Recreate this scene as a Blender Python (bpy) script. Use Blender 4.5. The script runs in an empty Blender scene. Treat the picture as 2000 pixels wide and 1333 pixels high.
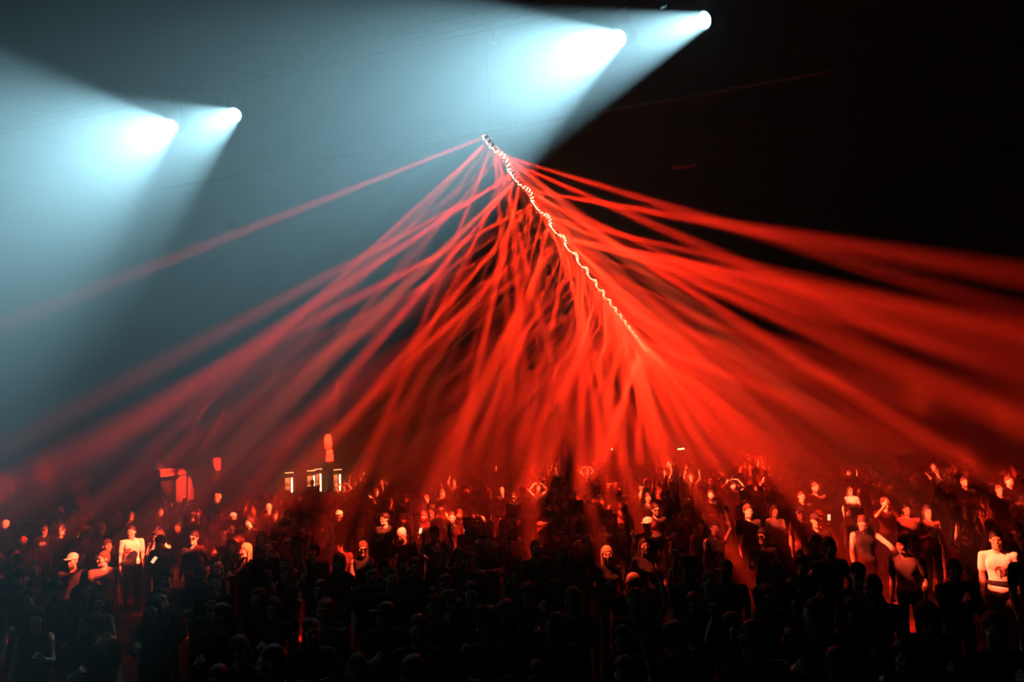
import bpy, bmesh, math, random
import numpy as np
from mathutils import Vector, Matrix, Euler

# ------------------------------------------------------------------ camera, haze, exposure
sc = bpy.context.scene
C = sc.collection
F = 1556.0                                   # focal length in pixels of the 2000x1333 frame
CAM = Vector((0, 0, 3.4))
PITCH = math.atan((850 - 666.5) / F)
ROLL = math.radians(-2.5)
cd = bpy.data.cameras.new('camera'); cam = bpy.data.objects.new('camera', cd); C.objects.link(cam); sc.camera = cam
cd.sensor_width = 36; cd.lens = 36 * F / 2000; cd.clip_end = 300; cd.clip_start = .05
RM = Matrix.Rotation(math.pi / 2 + PITCH, 4, 'X') @ Matrix.Rotation(ROLL, 4, 'Z')
cam.matrix_world = Matrix.Translation(CAM) @ RM
R3 = RM.to_3x3()

world = bpy.data.worlds.new('hall_air'); sc.world = world; world.use_nodes = True
nt = world.node_tree; nt.nodes.clear()
wo = nt.nodes.new('ShaderNodeOutputWorld'); vs = nt.nodes.new('ShaderNodeVolumeScatter')
vs.inputs['Color'].default_value = (.97, .97, 1, 1)
vs.inputs['Density'].default_value = 0.05    # stage haze filling the whole hall
vs.inputs['Anisotropy'].default_value = 0.62
nt.links.new(vs.outputs[0], wo.inputs['Volume'])

vw = sc.view_settings
vw.view_transform = 'Standard'; vw.look = 'None'; vw.gamma = 1; vw.use_curve_mapping = False; vw.exposure = 0
sc.cycles.max_bounces = 1; sc.cycles.diffuse_bounces = 1; sc.cycles.glossy_bounces = 1
sc.cycles.volume_bounces = 0; sc.cycles.use_denoising = True
sc.cycles.sample_clamp_indirect = 0; sc.cycles.use_adaptive_sampling = False

WHITE = (.42, .83, 1.0); P_WASH = 23500
RED = (1, .023, .006); P_ROW = 74000
FRONT = (1, .075, .028)

# ------------------------------------------------------------------ helpers
def ray(px, py): return R3 @ Vector(((px - 1000) / F, -(py - 666.5) / F, -1))
def at_depth(px, py, d): r = ray(px, py); return CAM + r * (d / r.y)
def at_z(px, py, z): r = ray(px, py); return CAM + r * ((z - CAM.z) / r.z)
def at_x(px, py, x): r = ray(px, py); return CAM + r * (x / r.x)
def proj(p):
    q = R3.transposed() @ (Vector(p) - CAM)
    return 1000 + F * q.x / -q.z, 666.5 - F * q.y / -q.z

def mat(name, col, rough=.8, emit=None, strength=0, spec=.3, noise=None, metal=0, bump=0):
    m = bpy.data.materials.new(name); m.use_nodes = True
    n = m.node_tree; b = n.nodes['Principled BSDF']
    b.inputs['Base Color'].default_value = (*col, 1); b.inputs['Roughness'].default_value = rough
    b.inputs['Metallic'].default_value = metal; b.inputs['Specular IOR Level'].default_value = spec
    if noise or bump:
        tc = n.nodes.new('ShaderNodeTexCoord'); nz = n.nodes.new('ShaderNodeTexNoise')
        nz.inputs['Scale'].default_value = noise[0] if noise else 20; nz.inputs['Detail'].default_value = 4
        n.links.new(tc.outputs['Object'], nz.inputs['Vector'])
        if noise:
            rp = n.nodes.new('ShaderNodeValToRGB')
            rp.color_ramp.elements[0].position = .3; rp.color_ramp.elements[1].position = .7
            k = noise[1]
            rp.color_ramp.elements[0].color = (*[c * (1 - k) for c in col], 1)
            rp.color_ramp.elements[1].color = (*[min(1, c * (1 + k)) for c in col], 1)
            n.links.new(nz.outputs['Fac'], rp.inputs['Fac']); n.links.new(rp.outputs['Color'], b.inputs['Base Color'])
        if bump:
            bp = n.nodes.new('ShaderNodeBump'); bp.inputs['Strength'].default_value = bump
            n.links.new(nz.outputs['Fac'], bp.inputs['Height']); n.links.new(bp.outputs['Normal'], b.inputs['Normal'])
    if emit:
        b.inputs['Emission Color'].default_value = (*emit, 1); b.inputs['Emission Strength'].default_value = strength
    return m

M = dict(
    floor=mat('floor_concrete', (.005, .0045, .0045), .85, noise=(.8, .35)),
    wall=mat('wall_paint', (.030, .028, .030), .85, noise=(1.2, .3)),
    ceil=mat('ceiling_black', (.012, .012, .013), .9, noise=(.7, .3)),
    metal=mat('black_metal', (.02, .02, .022), .45, noise=(30, .2), metal=0),
    alu=mat('aluminium', (.32, .33, .34), .4, noise=(25, .15), metal=.7),
    pipe=mat('grey_pipe', (.16, .15, .15), .5, noise=(9, .2)),
    lensw=mat('white_lens', (.9, .9, .9), .3, emit=(.55, .88, 1), strength=14),
    glass=None, lensr=mat('red_lens', (.9, .5, .4), .3, emit=(1, .40, .22), strength=9),
    lensr2=mat('red_side_lens', (.9, .5, .4), .3, emit=(1, .30, .14), strength=3.0),
    display=mat('display_segments', (.1, .1, .1), .5, emit=(.45, .85, 1), strength=1.6),
    pale=mat('pale_door_paint', (.55, .52, .50), .6, noise=(6, .12)),
    greypanel=mat('grey_panel', (.30, .28, .28), .7, noise=(5, .15)),
    darkdoor=mat('dark_door', (.07, .05, .055), .7, noise=(5, .2)),
    curtain=mat('dark_curtain', (.16, .06, .07), .9, noise=(14, .2)),
    fridge=mat('fridge_body', (.06, .06, .06), .4, noise=(20, .1)),
    fridgelit=mat('fridge_interior', (.8, .7, .6), .6, emit=(1, .13, .03), strength=7, noise=(7, .15)),
    fridgelamp=mat('fridge_lamp', (.9, .9, .8), .4, emit=(1, .50, .20), strength=40),
    sign=mat('fridge_sign', (.7, .6, .5), .5, emit=(1, .30, .10), strength=14),
    bottle=mat('bottle_glass', (.28, .06, .02), .25, noise=(15, .3)),
    bar=mat('bar_counter', (.05, .035, .03), .6, noise=(6, .3)),
    duct=mat('pale_duct', (.60, .56, .52), .45, noise=(5, .1)),
    strip=mat('strip_lamp', (.9, .85, .7), .4, emit=(1, .6, .3), strength=26),
    cable=mat('steel_cable', (.05, .05, .05), .5),
)

def glow_glass(name, col, strength, clear):
    m = bpy.data.materials.new(name); m.use_nodes = True; n = m.node_tree; n.nodes.clear()
    o = n.nodes.new('ShaderNodeOutputMaterial'); mx = n.nodes.new('ShaderNodeAddShader')
    tr = n.nodes.new('ShaderNodeBsdfTransparent'); tr.inputs[0].default_value = (clear, clear, clear, 1)
    em = n.nodes.new('ShaderNodeEmission'); em.inputs[0].default_value = (*col, 1); em.inputs[1].default_value = strength
    n.links.new(tr.outputs[0], mx.inputs[0]); n.links.new(em.outputs[0], mx.inputs[1]); n.links.new(mx.outputs[0], o.inputs[0])
    return m
M['lensw'] = glow_glass('wash_lens_glass', (.5, .88, 1), 2.5, .9)
def link(o, parent=None):
    C.objects.link(o)
    if parent: o.parent = parent
    return o
def tag(o, label=None, cat=None, group=None, kind=None):
    for k, v in (('label', label), ('category', cat), ('group', group), ('kind', kind)):
        if v: o[k] = v
    return o
def empty(name, loc, rot=None):
    o = bpy.data.objects.new(name, None); o.empty_display_size = .1; C.objects.link(o); o.location = loc
    if rot: o.rotation_euler = rot
    return o
def mesh_from_bm(name, bm, m, smooth=False):
    me = bpy.data.meshes.new(name)
    if smooth:
        for f in bm.faces: f.smooth = True
    bm.to_mesh(me); bm.free()
    for x in (m if isinstance(m, (list, tuple)) else [m]): me.materials.append(x)
    return me
def obj(name, bm, m, parent=None, smooth=False, loc=None):
    o = bpy.data.objects.new(name, mesh_from_bm(name, bm, m, smooth)); link(o, parent)
    if loc is not None: o.location = loc
    return o
def add_box(bm, c, s, mtx=None, bev=0):
    r = bmesh.ops.create_cube(bm, size=1)
    vs_ = r['verts']
    for v in vs_:
        p = Vector((v.co.x * s[0] + c[0], v.co.y * s[1] + c[1], v.co.z * s[2] + c[2])); v.co = mtx @ p if mtx else p
    if bev:
        es = list({e for v in vs_ for e in v.link_edges})
        bmesh.ops.bevel(bm, geom=es, offset=bev, segments=2, affect='EDGES')
def add_tube(bm, a, b, r0, r1=None, n=10, caps=True):
    a = Vector(a); b = Vector(b); r1 = r0 if r1 is None else r1
    q = (b - a).to_track_quat('Z', 'Y').to_matrix()
    A = []; B = []
    for i in range(n):
        t = 2 * math.pi * i / n; u = q @ Vector((math.cos(t), math.sin(t), 0))
        A.append(bm.verts.new(a + u * r0)); B.append(bm.verts.new(b + u * r1))
    for i in range(n): bm.faces.new((A[i], A[(i + 1) % n], B[(i + 1) % n], B[i]))
    if caps: bm.faces.new(A[::-1]); bm.faces.new(B)
def add_lathe(bm, prof, n=24, mtx=None, caps=True):
    rings = []
    for r, z in prof:
        ring = []
        for i in range(n):
            t = 2 * math.pi * i / n; p = Vector((r * math.cos(t), r * math.sin(t), z)); ring.append(bm.verts.new(mtx @ p if mtx else p))
        rings.append(ring)
    for k in range(len(rings) - 1):
        for i in range(n): bm.faces.new((rings[k][i], rings[k][(i + 1) % n], rings[k + 1][(i + 1) % n], rings[k + 1][i]))
    if caps: bm.faces.new(rings[0][::-1]); bm.faces.new(rings[-1])
def spot(name, loc, d, power, angle, col, rad, blend, parent=None):
    l = bpy.data.lights.new(name, 'SPOT'); l.energy = power; l.spot_size = angle; l.color = col
    l.shadow_soft_size = rad; l.spot_blend = blend
    o = bpy.data.objects.new(name, l); C.objects.link(o)
    o.location = loc; o.rotation_euler = Vector(d).to_track_quat('-Z', 'Y').to_euler()
    o.visible_camera = False
    return o

def beam(name, loc, d, power, angle, col, size):   # lens-wide narrow beam: a small disc lamp with tight spread
    l = bpy.data.lights.new(name, 'AREA'); l.shape = 'DISK'; l.size = size; l.spread = angle; l.color = col
    l.energy = power / 4090 * (math.degrees(angle) / 3.5) ** 2
    o = bpy.data.objects.new(name, l); C.objects.link(o); o.location = loc
    o.rotation_euler = Vector(d).to_track_quat('-Z', 'Y').to_euler(); o.visible_camera = False
    return o
def beam_profile(o, half, power):             # lamp optics: hot centre, dimmer rim
    n = o.data; n.use_nodes = True; t = n.node_tree; em = next(x for x in t.nodes if x.type == 'EMISSION')
    tc = t.nodes.new('ShaderNodeTexCoord'); sx = t.nodes.new('ShaderNodeSeparateXYZ'); t.links.new(tc.outputs['Normal'], sx.inputs[0])
    ab = t.nodes.new('ShaderNodeMath'); ab.operation = 'ABSOLUTE'; t.links.new(sx.outputs['Z'], ab.inputs[0])
    mr = t.nodes.new('ShaderNodeMapRange'); mr.inputs['From Min'].default_value = math.cos(half); mr.inputs['From Max'].default_value = 1
    t.links.new(ab.outputs[0], mr.inputs['Value'])
    pw = t.nodes.new('ShaderNodeMath'); pw.operation = 'POWER'; pw.inputs[1].default_value = power; t.links.new(mr.outputs[0], pw.inputs[0])
    t.links.new(pw.outputs[0], em.inputs['Strength'])

# ------------------------------------------------------------------ hall shell
XL, XR, YB, ZC = -15.6, 21.0, 52.0, 13.6
def shell(name, a, b, m):
    bm = bmesh.new(); add_box(bm, [(a[i] + b[i]) / 2 for i in range(3)], [b[i] - a[i] for i in range(3)])
    return tag(obj(name, bm, m), kind='structure')
tag(shell('floor', (XL, -7, -.2), (XR, YB, 0), M['floor']), 'dark concrete hall floor under the crowd')
tag(shell('ceiling', (XL, -7, ZC), (XR, YB, ZC + .2), M['ceil']), 'black painted hall ceiling lost in darkness')
tag(shell('wall_back', (XL, YB, 0), (XR, YB + .3, ZC), M['wall']), 'dark far wall behind the crowd')
tag(shell('wall_right', (XR, -7, 0), (XR + .3, YB, ZC), M['wall']), 'dark side wall beyond the crowd at right')
tag(shell('wall_front', (XL, -7.3, 0), (XR, -7, ZC), M['wall']), 'dark wall behind the stage')
tag(shell('wall_left', (XL - .3, -7, 0), (XL, YB, ZC), M['wall']), 'dark side wall with curtains and a wide doorway at left')

# ------------------------------------------------------------------ lighting truss with four wash lights
g0 = at_z(1297, 14, 12.0); g3 = at_z(418, 197, 12.0)
TD = (g3 - g0); TD.z = 0; TD.normalize()
TN = Vector((-TD.y, TD.x, 0))
if TN.y < 0: TN = -TN
def on_truss(px, py):                         # pixel -> point in the vertical plane through the truss
    r = ray(px, py); n = TN; return CAM + r * ((g0 - CAM).dot(n) / r.dot(n))
def make_truss(name, a, b, half, label, m, r=.018, step=.5):
    a = Vector(a); b = Vector(b); t = (b - a).normalized(); s = t.cross(Vector((0, 0, 1))).normalized(); u = Vector((0, 0, 1))
    root = empty(name, a); L = (b - a).length
    cs = [(s * i + u * k) * half for i in (-1, 1) for k in (-1, 1)]
    for c in cs:
        bm = bmesh.new(); add_tube(bm, c, c + t * L, r); obj('chord', bm, m, root)
    bm = bmesh.new(); n = int(L / step)
    for i in range(n):
        p = t * (i * L / n); q = t * ((i + 1) * L / n)
        for c0, c1 in ((0, 1), (2, 3), (0, 2), (1, 3)):
            if i % 2: c0, c1 = c1, c0
            add_tube(bm, p + cs[c0], q + cs[c1], r * .5, n=6)
    lo = obj('lacing', bm, m, root); lo['kind'] = 'stuff'
    tag(root, label, 'truss')
    return root
zt = 12.55
make_truss('lighting_truss', g0 - TD * 6 + Vector((0, 0, zt - 12) ) + TN * .0, g0 + TD * 19 + Vector((0, 0, zt - 12)), .15,
           'dark box truss carrying the four pale blue wash lights', M['metal'])
pa = at_depth(64, 119, 13.2); pb = at_depth(-160, 119, 13.6); pb.z = pa.z
make_truss('roof_truss', pa, pb, .075, 'short pale roof truss end showing above the blue beam at the left edge', M['alu'], r=.012, step=.16)

LAMPS = [  # pixel of the lens centre, beam direction in the picture (deg below leftward), turn toward viewer (deg), power, label
    ((1374, 40), 19, 50, 1.25, 14, 'pale blue wash light at the top of the picture, rightmost of the four'),
    ((1207, 76), 21.5, 64, 1.0, 14.8, 'pale blue wash light second from the right, just below the rightmost one'),
    ((457, 225), 26, 64, .56, 14.8, 'pale blue wash light at left with its lit rim clear of the other beam'),
    ((334, 248), 18, 70, .60, 14.5, 'leftmost pale blue wash light, lowest of the four'),
]
def lamp_axis(p, ang, gam):
    a = math.radians(ang); g = math.radians(gam); view = (CAM - p).normalized()
    im = R3 @ Vector((-math.cos(a), -math.sin(a), 0)); im = (im - view * im.dot(view)).normalized()
    return (im * math.cos(g) + view * math.sin(g)).normalized()
for (px, py), ang, gam, pw, half, lab in LAMPS:
    p = on_truss(px, py); d = lamp_axis(p, ang, gam)
    root = empty('wash_light', p); root.rotation_euler = d.to_track_quat('Z', 'Y').to_euler(); bpy.context.view_layer.update()
    bm = bmesh.new(); add_lathe(bm, [(.001, -.80), (.11, -.80), (.15, -.74), (.185, -.42), (.205, -.05), (.205, 0), (.192, 0), (.186, -.05), (.15, -.5), (.11, -.72), (.001, -.75)], 32)
    obj('housing', bm, M['metal'], root, True)
    for k in range(5):
        bm = bmesh.new(); add_lathe(bm, [(.165, -.52 + k * .05), (.21, -.52 + k * .05), (.21, -.505 + k * .05), (.165, -.505 + k * .05), (.165, -.52 + k * .05)], 24, caps=False); obj('cooling_fin', bm, M['metal'], root)
    bm = bmesh.new(); add_lathe(bm, [(.184, -.028), (.17, -.012), (.12, .004), (.05, .012), (.001, .013)], 32, caps=False); obj('lens', bm, M['lensw'], root, True)
    inv = root.matrix_world.inverted()
    bm = bmesh.new()
    q = inv.to_3x3(); up = q @ Vector((0, 0, 1)); sd = Vector((0, 0, 1)).cross(up).normalized()
    base = inv @ Vector((p.x, p.y, zt - .16)); piv = Vector((0, 0, -.2))
    top = base
    for s in (-1, 1):
        add_tube(bm, piv + sd * .215 * s, piv + sd * .215 * s + (top - piv) * .72, .018, n=8)
    add_tube(bm, piv + sd * .215 + (top - piv) * .72, piv - sd * .215 + (top - piv) * .72, .02, n=8)
    add_tube(bm, piv + (top - piv) * .72, top, .03, n=8)
    cn = q @ TN; add_tube(bm, top + cn * .19, top - cn * .19, .03, n=8)
    obj('yoke', bm, M['metal'], root)
    tag(root, lab, 'stage light', 'wash lights on the truss')
    beam_profile(spot('wash_beam', p - d * min(.70, .182 / math.tan(math.radians(half))), d, P_WASH * pw, math.radians(half * 2), WHITE, .05, .25), math.radians(half), .85)

# control boxes with tiny lit read-outs on the truss
for i, (px, py) in enumerate([(1297, 14), (965, 85), (675, 147), (418, 197)]):
    p = on_truss(px, py); root = empty('control_box', p)
    f = (CAM - p).normalized(); root.rotation_euler = (-f).to_track_quat('-Z', 'Y').to_euler()
    root.rotation_euler = f.to_track_quat('Z', 'Y').to_euler()
    bm = bmesh.new(); add_box(bm, (0, .02, -.06), (.30, .20, .10), bev=.012); obj('case', bm, M['metal'], root)
    bm = bmesh.new(); add_box(bm, (0, .02, -.0098), (.26, .16, .006)); obj('front_panel', bm, M['metal'], root)
    bm = bmesh.new()
    iv = f.to_track_quat('Z', 'Y').to_matrix().transposed(); u_ = iv @ Vector((0, 0, 1)); n_ = iv @ TN; tp_ = u_ * (zt - .16 - p.z); add_tube(bm, Vector((0, .02, -.06)), tp_ + Vector((0, 0, -.06)), .02, n=8); add_tube(bm, tp_ + n_ * .18 + Vector((0, 0, -.06)), tp_ - n_ * .18 + Vector((0, 0, -.06)), .025, n=8); obj('clamp', bm, M['metal'], root)
    marks = [(-.06, .0, .012, .05)]
    if i == 0: marks = [(-.055, -.01, .012, .05), (-.03, .008, .008, .010), (-.03, -.014, .008, .010), (-.008, 0, .010, .042), (.006, .018, .02, .008), (.006, 0, .018, .008), (.006, -.018, .02, .008), (.045, .016, .007, .055)]
    elif i == 1: marks = [(-.035, 0, .008, .05), (.03, .0, .006, .05)]
    elif i == 2: marks = [(-.03, -.01, .012, .03), (.025, .0, .007, .03)]
    else: marks = [(-.03, -.01, .014, .035), (.03, .012, .007, .04)]
    for (x, y, w, h) in marks:
        bm = bmesh.new(); add_box(bm, (x, y, -.004), (w, h, .006)); obj('display_segment', bm, M['display'], root)
    tag(root, ['truss control box with a tiny lit read-out beside the rightmost wash light', 'truss control box with two thin lit ticks above the snaking red row',
               'truss control box with two lit specks in the middle of the dark gap', 'truss control box with two lit specks above the left pair of wash lights'][i], 'control box', 'control boxes on the truss')

# ------------------------------------------------------------------ snaking row of red beam bars
A = at_z(951, 267, 7.9); B = at_z(1262, 684, 7.9); LV = B - A
AX = LV.normalized(); SD = AX.cross(Vector((0, 0, 1))).normalized(); UP = Vector((0, 0, 1))
NB, NH = 18, 11
NT = NB * NH; STEP = LV.length / (NT - 1)
FR = Matrix((SD, AX, UP)).transposed()       # bar frame: x right, y along, z up
ORD = 'first second third fourth fifth sixth seventh eighth ninth tenth eleventh twelfth thirteenth fourteenth fifteenth sixteenth seventeenth eighteenth'.split()
bmh = bmesh.new(); add_box(bmh, (0, 0, 0), (.05, .018, .045), bev=.006); add_tube(bmh, (0, 0, -.02), (0, 0, -.05), .014, .012, n=12)
head_me = mesh_from_bm('beam_head', bmh, M['metal'])
bml = bmesh.new(); add_box(bml, (0, 0, -.056), (.080, .034, .022), bev=.008); lens_me = mesh_from_bm('lens', bml, M['lensr'])
bml = bmesh.new(); add_box(bml, (-.034, 0, -.01), (.012, .022, .035), bev=.004); lens2_me = mesh_from_bm('side_lens', bml, M['lensr2'])
rng = random.Random(7)
for b in range(NB):
    o0 = A + AX * STEP * (b * NH); root = empty('beam_light_bar', o0)
    root.matrix_world = Matrix.Translation(o0) @ FR.to_4x4()
    bm = bmesh.new(); add_tube(bm, (0, -.02, .05), (0, STEP * (NH - 1) + .02, .05), .009); obj('spine_tube', bm, M['metal'], root)
    for yy in (.2, STEP * (NH - 1) - .2):
        bm = bmesh.new(); add_tube(bm, (0, yy, .05), (0, yy, ZC - 7.9), .0015, n=6); obj('suspension_cable', bm, M['cable'], root)
    for h in range(NH):
        i = b * NH + h; ph = 2 * math.pi * i / 10.7
        tri = 2 / math.pi * math.asin(math.cos(ph)); th = -math.radians(77) * (.55 * math.cos(ph) + .45 * tri) + math.radians(rng.uniform(-4, 4))
        y = h * STEP
        ho = bpy.data.objects.new('beam_head', head_me); link(ho, root)
        ho.matrix_local = Matrix.Translation((0, y, .0)) @ Matrix.Rotation(-th, 4, 'Y')
        lo = bpy.data.objects.new('lens', lens_me); link(lo, ho)
        l2 = bpy.data.objects.new('side_lens', lens2_me); link(l2, ho)
        tilt = math.radians(8 + 5 * math.sin(ph * .5) + rng.uniform(-3, 3))
        dl = Vector((math.sin(th) * math.cos(tilt), math.sin(tilt), -math.cos(th) * math.cos(tilt)))
        pl = Vector((math.sin(th), 0, -math.cos(th))) * .098 + Vector((0, y, 0))
        far = i / NT
        if b < 8 and h % 2:                            # second lens of the head, turned the other way
            t2 = -th * .8 + math.radians(rng.uniform(-9, 9)); d2 = Vector((math.sin(t2), .16, -math.cos(t2)))
            p2 = Vector((math.sin(t2), 0, -math.cos(t2))) * .10 + Vector((-.03, y + .05, -.02))
            beam('row_or_added_beam', o0 + FR @ p2, FR @ d2, P_ROW * rng.uniform(.5, 1.1) * (1 + 3.5 * far) * (.75 + .9 * math.cos(t2) ** 2), math.radians(rng.uniform(3, 5)), RED, .055)
        if b > 9 and h % 2: continue            # far bars: every other head is lit
        beam('row_or_added_beam', o0 + FR @ pl, FR @ dl, (1.7 if b > 9 else 1) * P_ROW * rng.uniform(.6, 1.35) * (1 + 3.5 * far + 5 * far ** 3) * (.75 + .9 * math.cos(th) ** 2) * (1.5 if b < 4 else 1) * (2.4 if b < 3 and th < -.7 else 2.6 if b < 5 and th > .9 else 1) * (1 if b < 4 else .25 if th < -.85 else .45 if th < -.45 else .45 if th > .85 else .8 if th > .45 else 1), math.radians(rng.uniform(2.8, 4.4) if b < 3 else rng.uniform(3.8, 6.0) if b < 7 else rng.uniform(5.5, 9.5)), RED, .055)
    tag(root, ('%s red beam bar of the snaking row, counted from the near end' % ORD[b]) if b < NB - 1 else 'last and farthest red beam bar of the snaking row', 'light bar', 'red beam bars hung in one row')

# ------------------------------------------------------------------ small things under the roof
pts = [at_z(px, py, 11.2) for px, py in ((300, 372), (1640, 135))]
bm = bmesh.new(); add_tube(bm, pts[0], pts[1], .05, n=10)
tag(obj('roof_pipe', bm, M['pipe']), 'thin dim roof pipe slanting across behind the red row', 'pipe')
def roof_box(px, py, z, w, lab):
    p = at_z(px, py, z); root = empty('roof_fixture', p)
    bm = bmesh.new(); add_box(bm, (0, 0, 0), (w, .3, w * .32), bev=.03); obj('body', bm, M['greypanel'], root)
    bm = bmesh.new(); add_tube(bm, (-w * .3, 0, 0), (-w * .3, 0, ZC - z), .004, n=6); add_tube(bm, (w * .3, 0, 0), (w * .3, 0, ZC - z), .004, n=6); obj('hanger', bm, M['cable'], root)
    bm = bmesh.new(); add_tube(bm, (w * .3, -.16, 0), (w * .3, -.19, 0), .05, n=10); obj('indicator', bm, M['pale'], root)
    root.rotation_euler = (0, -math.radians(4), -.1)
    tag(root, lab, 'fixture', 'dim fixtures under the roof')
roof_box(1337, 320, 10.5, .62, 'dim red-lit box fixture hanging in the dark right of the row')
roof_box(1350, 487, 9.0, .5, 'faint box fixture hanging low amid the red beams')
roof_box(465, 441, 9.0, .5, 'faint box fixture hanging below the left wash lights')

# ------------------------------------------------------------------ left wall: curtains, wide doorway
def curtain(px0, px1, ytop, lab):
    y0 = at_x(px0, 950, XL + .12).y; y1 = at_x(px1, 950, XL + .12).y; top = at_x(px1, ytop, XL + .12).z
    bm = bmesh.new(); n = max(16, int(abs(y1 - y0) / .05)); pr = []
    for i in range(n + 1):
        t = i / n; y = y0 + (y1 - y0) * t; x = .07 * math.sin(t * (abs(y1 - y0)) * 19) + .02 * math.sin(t * 31)
        pr.append((bm.verts.new((XL + .14 + x, y, .05)), bm.verts.new((XL + .14 + x * .7, y, top))))
    for a, b_ in zip(pr, pr[1:]): bm.faces.new((a[0], b_[0], b_[1], a[1]))
    root = empty('curtain', (0, 0, 0)); o = obj('cloth', bm, M['curtain'], root, True)
    md = o.modifiers.new('thickness', 'SOLIDIFY'); md.thickness = .012
    bm = bmesh.new(); add_tube(bm, (XL + .14, min(y0, y1) - .1, top + .02), (XL + .14, max(y0, y1) + .1, top + .02), .02); obj('rail', bm, M['metal'], root)
    for k in range(2):
        yy = y0 + (y1 - y0) * (.1 + .8 * k); bm = bmesh.new(); add_box(bm, (XL + .06, yy, top + .02), (.14, .03, .05)); obj('bracket', bm, M['metal'], root)
    tag(root, lab, 'curtain', 'curtains along the side wall')
curtain(20, 74, 928, 'widest dim curtain on the side wall at the left edge')
curtain(138, 172, 934, 'narrow dim curtain midway along the dark side wall')
curtain(212, 258, 928, 'dim curtain beside the wide doorway')

yd0 = at_x(304, 940, XL).y; yd1 = at_x(421, 930, XL).y; ypost = at_x(350, 950, XL).y
zt0 = at_x(306, 921, XL).z; zt1 = at_x(418, 907, XL).z; ztop = max(zt0, zt1)
door = empty('door_1', (XL, (yd0 + yd1) / 2, 0)); tag(door, 'wide double doorway with pale lintel and pale middle post', kind='structure')
def dpart(name, a, b, m, bev=0):
    bm = bmesh.new(); add_box(bm, [(a[i] + b[i]) / 2 for i in range(3)], [abs(b[i] - a[i]) for i in range(3)], bev=bev)
    o = obj(name, bm, m); o.parent = door; o.matrix_parent_inverse = Matrix.Translation(door.location).inverted(); return o
LH = .34
dpart('lintel', (XL, yd0, ztop - LH), (XL + .28, yd1, ztop), M['pale'], .01)
for k in range(3): dpart('lintel_groove', (XL + .28, yd0 + .02, ztop - .08 - .05 * k), (XL + .288, yd0 + 1.2, ztop - .065 - .05 * k), M['darkdoor'])
dpart('jamb', (XL, yd0 - .14, 0), (XL + .2, yd0, ztop), M['darkdoor']); dpart('jamb', (XL, yd1, 0), (XL + .2, yd1 + .14, ztop), M['darkdoor'])
dpart('middle_post', (XL, ypost - .45, 0), (XL + .22, ypost + .30, ztop - LH), M['pale'], .01)
dpart('post_edge', (XL + .22, ypost + .42, 0), (XL + .34, ypost + .58, ztop - LH), M['pale'], .01)
dpart('post_edge', (XL + .20, ypost + .70, 0), (XL + .32, ypost + .92, ztop - LH), M['pale'], .01)
for k, (u0, u1) in enumerate(((yd0 + .05, (yd0 + ypost) / 2 - .25), ((yd0 + ypost) / 2 - .2, ypost - .5), (ypost + 1.0, ypost + 2.1), (ypost + 2.2, yd1 - .05))):
    dpart('door_leaf', (XL, u0, .02), (XL + .07, u1, ztop - LH), M['greypanel'] if k == 2 else M['darkdoor'], .008)
    n = 5
    for q in range(n):
        yy = u0 + (u1 - u0) * (q + .5) / n; dpart('rib', (XL + .07, yy - .03, .05), (XL + .10, yy + .03, ztop - LH - .05), M['greypanel'] if k == 2 else M['darkdoor'])
dpart('vent_cover', (XL, yd1 - 1.0, ztop), (XL + .3, yd1, ztop + .32), M['pale'], .01)
p = at_x(271, 962, XL)
bm = bmesh.new(); add_box(bm, (XL + .05, p.y, p.z - .1), (.08, .85, .62), bev=.01); nb = obj('board', bm, M['greypanel'])
for s in (-1, 1):
    bm = bmesh.new(); add_box(bm, (XL + .06, p.y + s * .43, p.z - .1), (.1, .03, .66)); obj('board_frame', bm, M['darkdoor'], nb)
nb.name = 'notice_board'; tag(nb, 'small grey notice board on the wall left of the doorway', 'board')

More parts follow.
